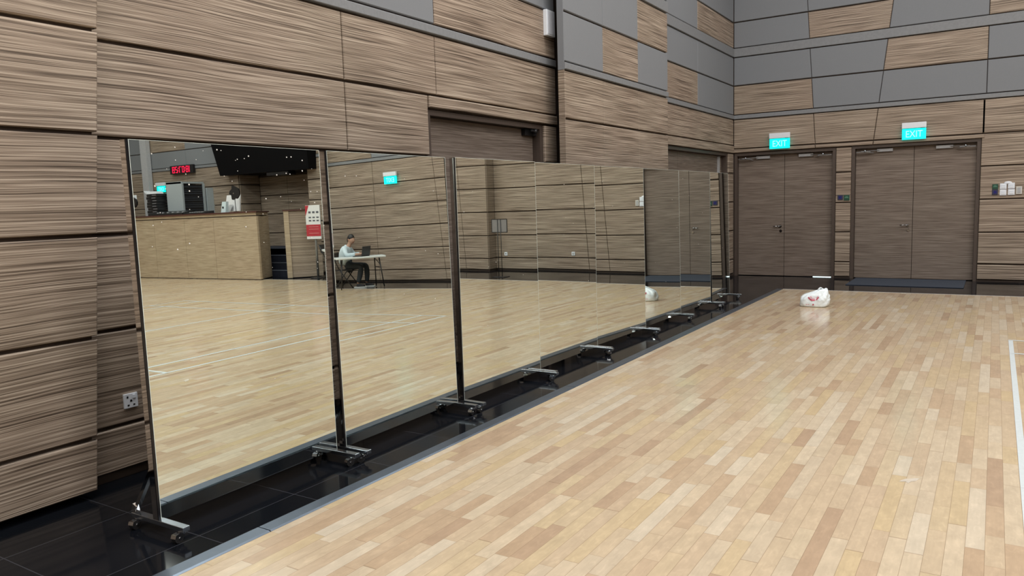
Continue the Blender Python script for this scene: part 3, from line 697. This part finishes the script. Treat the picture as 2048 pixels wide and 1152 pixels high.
# silver monitor
mo = empty('computer_monitor', (9.87, 13.88, TOPZ), math.radians(8)); tag(mo, 'silver computer monitor seen from behind on the counter, in the nearest mirror', 'monitor')
k = MB(); k.hexa([(-.34, -.02, .03), (.34, -.02, .03), (.34, .02, .03), (-.34, .02, .03)], [(-.31, .05, .46), (.31, .05, .46), (.31, .08, .46), (-.31, .08, .46)]); k.build('screen_back', simple('silver', (.82, .83, .85), .4), mo)
k = MB(); k.bar((0, -.03, .2), (0, -.14, .01), .16, .012, (0, 1, 0)); k.box(-.1, .1, -.17, .02, 0, .01); k.build('stand', simple('silver_stand', (.6, .61, .63), .3, metal=.4), mo)
sp_ = empty('small_speaker', (9.72, 13.5, TOPZ)); tag(sp_, 'small pale blue-white upright speaker on the counter before the silver monitor', 'speaker')
MB().hexa([(-.09, -.05, 0), (.09, -.05, 0), (.09, .05, 0), (-.09, .05, 0)], [(-.12, -.04, .28), (.03, -.04, .28), (.03, .04, .28), (-.12, .04, .28)]).build('case', simple('pale_blue_case', (.62, .75, .80), .4), sp_)
MB().cyl((.0, -.052, .13), (.0, -.044, .13), .03).build('speaker_cone', BLACK, sp_)
# black lamps on stems
def stem_lamp(x, y, z1, rad, label, white_back):
    r = empty('desk_lamp', (x, y, TOPZ)); tag(r, label, 'lamp', 'black lamps on thin stems on the counter')
    MB().cyl((0, 0, 0), (0, 0, .012), .06, n=18).build('base', BLACK, r)
    MB().tube([(0, 0, .01), (.01, 0, z1 - .25), (0, 0, z1 - rad)], .009).build('stem', BLACK, r)
    h = MB(); pts = [(-1, .2), (-.8, .62), (-.1, .98), (.35, 1.05), (.42, .55), (.8, .35), (.95, -.05), (.55, -.25), (.5, -.75), (.2, -.85), (-.25, -.6), (-.5, -.72), (-.95, -.25)]
    f = [(p * rad, -.025, z1 - rad * .4 + q * rad) for p, q in pts]; g = [(p * rad * .9, .03, z1 - rad * .4 + q * rad * .9) for p, q in pts]; n = len(pts)
    h.add(f + g, [list(range(n)), [n + i for i in range(n)][::-1]] + [(i, (i + 1) % n, n + (i + 1) % n, n + i) for i in range(n)])
    hd = h.build('lamp_head', BLACK, r)
    if white_back: MB().bbox(-rad * .5, rad * .55, .035, .06, z1 - rad * .4, z1 + rad * .85, .01).build('reflector', WHITE, hd)
    MB().cyl((.02, -.03, z1 - rad * .4), (.02, -.024, z1 - rad * .4), .02).build('badge', CHROME, hd)
    return r
stem_lamp(9.36, 13.56, .56, .20, 'black irregular lamp on a thin stem before the silver monitor, in the nearest mirror', False)
stem_lamp(13.55, 13.5, .46, .18, 'black lamp with white back at the left end of the mirrored counter', True)
# digital clock
DIG = emis('led_red', (1.0, .012, .07, 1), 1.6)
ck = empty('digital_clock', (13.40, 15.13, 3.105)); tag(ck, 'red-lit digital wall clock above the counter, seen reversed in the nearest mirror', 'clock')
MB().bbox(-.53, .53, -.09, 0, -.125, .125, .008).build('case', BLACK, ck)
SEG = {'0': 'abcdef', '1': 'bc', '2': 'abged', '7': 'abc', '8': 'abcdefg'}
k = MB(); gw, gh, st = .095, .18, .015
def seg7(x0, ch):
    for s in SEG[ch]:
        zt, zm, zb_ = gh / 2, 0, -gh / 2
        bx = {'a': (0, gw, zt - st, zt), 'd': (0, gw, zb_, zb_ + st), 'g': (0, gw, -st / 2, st / 2), 'b': (gw - st, gw, 0, zt), 'c': (gw - st, gw, zb_, 0), 'f': (0, st, 0, zt), 'e': (0, st, zb_, 0)}[s]
        k.box(x0 + bx[0], x0 + bx[1], -.095, -.088, bx[2], bx[3])
x = -.47
for i, ch in enumerate('180728'):
    seg7(x, ch); x += gw + .046
    if i in (1, 3):
        for zz in (-.035, .035): k.box(x - .006, x + .014, -.095, -.088, zz - .01, zz + .01)
        x += .038
k.build('lit_digits', DIG, ck)
# grey duct on the far wall
dk = MB(); dk.box(14.92, 15.22, 14.98, 15.12, 0, CEIL - .01); tag(dk.build('wall_duct', simple('duct_grey', (.46, .47, .50), .5)), 'tall grey vertical duct on the wall at the left edge of the nearest mirror', 'duct')
# small black projector under the booth
bx_ = MB(); bx_.bbox(8.80, 9.62, 14.90, 15.2, 2.70, 2.799, .01); tag(bx_.build('ceiling_speaker', BLACK), 'flat black box fixed under the dark booth, seen in the nearest mirror', 'speaker')

# poster on its stand
ps = empty('poster_stand', (7.03, 13.95, 0), math.radians(-12)); tag(ps, 'white and red poster board on a grey pole stand, seen in the nearest mirror', 'poster stand')
MB().cyl((0, .05, .012), (0, .05, 1.70), .03, n=16).build('pole', simple('pole_grey', (.30, .31, .31), .35, metal=.6), ps)
MB().cyl((0, .05, 0), (0, .05, .014), .19, n=24).build('base', BLACK, ps)
WP = simple('poster_white', (.70, .72, .73), .5, noise_amt=.02); RP = simple('poster_red', (.42, .03, .045), .5); GP = simple('poster_grey', (.10, .11, .13), .5)
pb = MB().bbox(-.205, .205, -.02, .01, .98, 1.82, .003).build('poster_board', WP, ps)
k = MB(); k.box(-.205, .205, -.0225, -.0195, 1.05, 1.34)
k.add([(.205, -.0215, 1.815), (.205, -.0215, 1.55), (.10, -.0215, 1.815)], [(0, 1, 2)]); k.build('red_field', RP, pb)
k = MB()
for j, z in enumerate((1.62, 1.50, 1.42)):
    for i in range(3): k.box(-.17 + i * .11, -.10 + i * .11, -.0225, -.0195, z, z + (.05 if j == 0 else .035))
k.build('pictures', GP, pb)
k = MB()
for z in (1.28, 1.22, 1.12): k.box(-.15, .13, -.0245, -.022, z, z + .012)
k.build('print_lines', simple('poster_pink', (.55, .22, .22), .5), pb)

# sign stand seen in third mirror
ss = empty('sign_stand', (2.45, 14.0, 0)); tag(ss, 'black framed grey sign panel on two thin poles, seen in the third mirror', 'sign stand')
MB().box(-.195, .195, -.004, .004, .99, 1.265).build('sign_panel', simple('sign_grey', (.20, .195, .20), .4), ss)
k = MB()
for a, b in (((-.2, 0, .985), (.2, 0, .985)), ((-.2, 0, 1.27), (.2, 0, 1.27)), ((-.2, 0, .985), (-.2, 0, 1.27)), ((.2, 0, .985), (.2, 0, 1.27))): k.bar(a, b, .014, .014, (0, 1, 0))
k.build('frame', BLACK, ss)
for s in (-.045, .045): MB().cyl((s * .9, -.015, 1.27), (s, -.015, .01), .007).build('pole', BLACK, ss)
MB().bbox(-.16, .16, -.14, .11, 0, .010, .003).build('base', BLACK, ss)

# ------------------------------------------------------------------ folding table, chair, laptop and man (seen in the second mirror)
def LD(l, d, z): return Vector((.66 * d - .75 * l, .75 * d + .66 * l, z))
TC = LD(4.76, 13.9, 0); ta = Vector((-.66, .75, 0)).normalized(); tb = Vector((.75, .66, 0))
tang = math.atan2(ta.y, ta.x)
tbl = empty('folding_table', TC, tang); tag(tbl, 'pale grey folding table with dark trestle legs under the laptop, seen in the second mirror', 'table')
k = MB(); k.bbox(-.58, .58, -.30, .30, .715, .76, .012); k.build('table_top', simple('table_pale', (.60, .64, .64), .45), tbl)
for s in (-1, 1):
    k = MB(); xx = s * .40
    k.tube([(xx - .03, -.20, .715), (xx - .03, -.24, .012)], .013); k.tube([(xx + .03 * s, .18, .715), (xx + s * .10, .24, .012)], .013)
    k.tube([(xx - .03, -.215, .48), (xx + s * .045, .20, .48)], .010); k.tube([(xx - .03, -.205, .70), (xx + .04 * s, .19, .55)], .008)
    k.build('trestle', BLACK, tbl)
# chair
fl = Vector((-.93, .37, 0)).normalized()           # the way the man faces
MC = LD(4.42, 14.33, 0)
def CF(f, s, z): # local: f forward, s to the camera side
    sd = Vector((-fl.y, fl.x, 0)); sd = sd if sd.dot(Vector((-.66, -.75, 0))) > 0 else -sd
    return MC + fl * f + sd * s + Vector((0, 0, z))
ch = empty('folding_chair', (0, 0, 0)); ch.location = MC; tag(ch, 'black folding chair the man sits on, seen in the second mirror', 'chair')
def C0(f, s, z): return CF(f, s, z) - MC
k = MB(); k.hexa([C0(-.20, -.20, .425), C0(.22, -.20, .435), C0(.22, .20, .435), C0(-.20, .20, .425)], [C0(-.20, -.20, .45), C0(.22, -.20, .46), C0(.22, .20, .46), C0(-.20, .20, .45)]); k.build('seat', BLACK, ch)
k = MB(); k.hexa([C0(-.25, -.20, .66), C0(-.235, -.20, .66), C0(-.235, .20, .66), C0(-.25, .20, .66)], [C0(-.29, -.20, .86), C0(-.27, -.20, .86), C0(-.27, .20, .86), C0(-.29, .20, .86)]); k.build('backrest', BLACK, ch)
for s in (-.215, .215):
    MB().tube([C0(-.285, s, .87), C0(-.10, s, .45), C0(.21, s, .012)], .012).build('leg', BLACK, ch)
    MB().tube([C0(.10, s, .44), C0(-.24, s, .012)], .011).build('leg', BLACK, ch)
# laptop
lp = empty('laptop', LD(4.86, 13.80, .7605)); tag(lp, 'open dark laptop on the folding table before the man, seen in the second mirror', 'laptop')
Lx = Vector((-1, .10, 0)).normalized(); Ly = Vector((.10, 1, 0)).normalized()
def LPt(a, b, z): return Lx * a + Ly * b + Vector((0, 0, z))
k = MB(); k.hexa([LPt(-.2, -.16, 0), LPt(.05, -.16, 0), LPt(.05, .16, 0), LPt(-.2, .16, 0)], [LPt(-.2, -.16, .016), LPt(.05, -.16, .018), LPt(.05, .16, .018), LPt(-.2, .16, .016)]); k.build('keyboard_base', BLACK, lp)
k = MB(); k.hexa([LPt(.05, -.16, .016), LPt(.06, -.16, .016), LPt(.06, .16, .016), LPt(.05, .16, .016)], [LPt(.095, -.16, .235), LPt(.103, -.16, .235), LPt(.103, .16, .235), LPt(.095, .16, .235)]); k.build('lid', simple('laptop_grey', (.035, .036, .04), .4), lp)

def skin_mesh(name, nodes, edges, mat, parent, sub=2, root=0):
    me = bpy.data.meshes.new(name); me.from_pydata([n[0] for n in nodes], edges, []); o = bpy.data.objects.new(name, me); COL.objects.link(o)
    md = o.modifiers.new('skin', 'SKIN'); md.use_smooth_shade = True
    sk = me.skin_vertices[0].data
    for i, n in enumerate(nodes): sk[i].radius = n[1] if isinstance(n[1], tuple) else (n[1], n[1]); sk[i].use_root = (i == root)
    s = o.modifiers.new('sub', 'SUBSURF'); s.levels = sub; s.render_levels = sub
    dg = bpy.context.evaluated_depsgraph_get(); m2 = bpy.data.meshes.new_from_object(o.evaluated_get(dg)); bpy.data.objects.remove(o)
    m2.materials.clear(); m2.materials.append(mat)
    for p in m2.polygons: p.use_smooth = True
    r = bpy.data.objects.new(name, m2); COL.objects.link(r); r.parent = parent; return r
def person():
    r = empty('person', MC); tag(r, 'person in pale blue shirt and dark trousers seated typing, in the second mirror', 'person')
    SKIN = simple('skin', (.42, .25, .18), .5, noise_amt=.05); SHIRT = simple('shirt_pale_blue', (.55, .66, .72), .7, noise_amt=.05); TR = simple('trousers_dark', (.022, .03, .038), .75)
    HAIR = simple('hair_black', (.012, .010, .010), .5); SHOE = simple('shoe_black', (.015, .015, .02), .5); SOLE = simple('sole_white', (.7, .72, .72), .5)
    c = C0
    # body: pelvis 0, spine, neck, head, arms + hands, legs
    N = [(c(.03, 0, .54), .05), (c(-.02, 0, .70), .07), (c(.01, 0, .87), .08), (c(.09, 0, 1.00), .06), (c(.125, 0, 1.06), .046), (c(.155, 0, 1.12), .065), (c(.165, 0, 1.20), .075)]
    E = [(0, 1), (1, 2), (2, 3), (3, 4), (4, 5), (5, 6)]
    for s in (-1, 1):
        b = len(N)
        N += [(c(.05, s * .17, .955), .05), (c(.12, s * .235, .79), .040), (c(.33, s * .13, .805), .031), (c(.40, s * .10, .808), .022)]
        E += [(2, b), (b, b + 1), (b + 1, b + 2), (b + 2, b + 3)]
        h = b + 3                                     # palm then fingers
        for j, (ln_, q) in enumerate(((.060, -.030), (.070, -.010), (.066, .010), (.052, .030))):
            p = len(N); N += [(c(.445, s * .10 + q, .815), .0095), (c(.445 + ln_ * .5, s * .10 + q * 1.1, .816), .0085), (c(.445 + ln_ * .85, s * .10 + q * 1.1, .795), .008)]
            E += [(h, p), (p, p + 1), (p + 1, p + 2)]
        p = len(N); N += [(c(.41, s * .10 - s * .03, .806), .010), (c(.45, s * .10 - s * .055, .797), .0085)]; E += [(h, p), (p, p + 1)]
        b = len(N); f0 = .40 if s > 0 else .34; 
        N += [(c(.10, s * .10, .515), .045), (c(.42 + .04 * (s < 0), s * .115, .52), .062), (c(.36 + .10 * (s < 0), s * .11, .28), .050), (c(.30 + .14 * (s < 0), s * .11, .085), .036)]
        E += [(0, b), (b, b + 1), (b + 1, b + 2), (b + 2, b + 3)]
    body = skin_mesh('body', N, E, SKIN, r)
    # face: nose, ears, eyes, brows, mouth as additions (children)
    hc = c(.165, 0, 1.165); fd = Vector((fl.x, fl.y, -.35)).normalized(); sd = (c(0, 1, 0) - c(0, 0, 0)).normalized()
    fd = (fd + sd * .45).normalized(); sd2 = fd.cross(Vector((0, 0, 1))).normalized(); up = sd2.cross(fd)
    hd = MB(); nu, nv = 22, 16; vs = []; fs = []
    for j in range(nv + 1):
        for i in range(nu):
            t = 2 * math.pi * i / nu; p = math.pi * j / nv; x = math.sin(p) * math.cos(t); y = math.sin(p) * math.sin(t); z = -math.cos(p)
            jaw = 1 - .22 * max(0, -z) ** 1.2
            fx = x * .092 * (jaw + .05); 
            q = hc + fd * (fx + (.012 if x > 0 and z < 0 else 0)) + sd2 * (y * .074 * jaw) + up * (z * .118)
            if x > .9 and abs(z) < .35: q += fd * .018 * (1 - abs(z) / .35)
            vs.append(q)
    for j in range(nv):
        for i in range(nu): fs.append((j * nu + i, j * nu + (i + 1) % nu, (j + 1) * nu + (i + 1) % nu, (j + 1) * nu + i))
    hd.add(vs, fs, 0, True)
    for s in (-1, 1): hd.ball(hc + sd2 * s * .074 + up * -.005 - fd * .005, (.016, .016, .030), 10, 6)
    nz_ = hc + fd * .098 - up * .018; hd.ball(nz_, (.014, .014, .020), 10, 6)
    hd.build('head', SKIN, r)
    k = MB()
    for s in (-1, 1): k.ball(hc + fd * .083 + sd2 * s * .032 + up * .012, (.010, .010, .007), 8, 6)
    k.build('eyes', simple('eye_dark', (.03, .02, .02), .3), r)
    k = MB(); k.bar(hc + fd * .088 - up * .058 - sd2 * .022, hc + fd * .088 - up * .058 + sd2 * .022, .008, .008); k.build('mouth', simple('lips', (.30, .12, .10), .5), r)
    # hair cap
    k = MB(); vs = []; fs = []
    for j in range(9):
        for i in range(nu):
            t = 2 * math.pi * i / nu; x = math.cos(t); y = math.sin(t)
            low = math.pi * (.50 - .15 * x) if x > 0 else math.pi * (.50 + .22 * min(1, -x * 1.6))
            p = low * j / 8; R = 1.10 if j < 8 else 1.04
            vs.append(hc + fd * (math.sin(p) * x * .092 * R - .004) + sd2 * (math.sin(p) * y * .075 * R) + up * (math.cos(p) * .122 * R))
    for j in range(8):
        for i in range(nu): fs.append((j * nu + i, j * nu + (i + 1) % nu, (j + 1) * nu + (i + 1) % nu, (j + 1) * nu + i))
    k.add(vs, fs, 0, True); k.build('hair', HAIR, r)
    # shirt
    N = [(c(-.05, 0, .53), (.135, .15)), (c(-.045, 0, .70), (.125, .15)), (c(.00, 0, .86), (.12, .165)), (c(.06, 0, .97), (.085, .13)), (c(.10, 0, 1.02), (.058, .062))]
    E = [(0, 1), (1, 2), (2, 3), (3, 4)]
    for s in (-1, 1):
        b = len(N); N += [(c(.045, s * .165, .945), .075), (c(.12, s * .24, .795), .056), (c(.31, s * .14, .808), .041)]
        E += [(2, b), (b, b + 1), (b + 1, b + 2)]
    skin_mesh('shirt', N, E, SHIRT, r)
    # trousers
    N = [(c(-.05, 0, .535), (.14, .16))]; E = []
    for s in (-1, 1):
        b = len(N); w2 = s < 0
        N += [(c(.10, s * .10, .515), .098), (c(.42 + .04 * w2, s * .115, .525), .078), (c(.37 + .10 * w2, s * .11, .30), .066), (c(.305 + .14 * w2, s * .11, .105), .052)]
        E += [(0, b), (b, b + 1), (b + 1, b + 2), (b + 2, b + 3)]
    skin_mesh('trousers', N, E, TR, r)
    for s in (-1, 1):
        w2 = s < 0; fx = .29 + .14 * w2
        N = [(c(fx - .03, s * .11, .06), .046), (c(fx + .08, s * .115, .052), .043), (c(fx + .19, s * .12, .042), .032)]
        sh = skin_mesh('shoe', N, [(0, 1), (1, 2)], SHOE, r)
        k = MB(); pts = [(fx - .08, -.036), (fx - .08, .036), (fx + .10, .046), (fx + .20, .036), (fx + .225, 0), (fx + .20, -.036), (fx + .10, -.046)]
        a = [c(p, s * .115 + q, .002) for p, q in pts]; b_ = [c(p, s * .115 + q, .026) for p, q in pts]; n = len(pts)
        k.add(a + b_, [list(range(n))[::-1], [n + i for i in range(n)]] + [(i, (i + 1) % n, n + (i + 1) % n, n + i) for i in range(n)]); k.build('sole', SOLE, sh)
person()
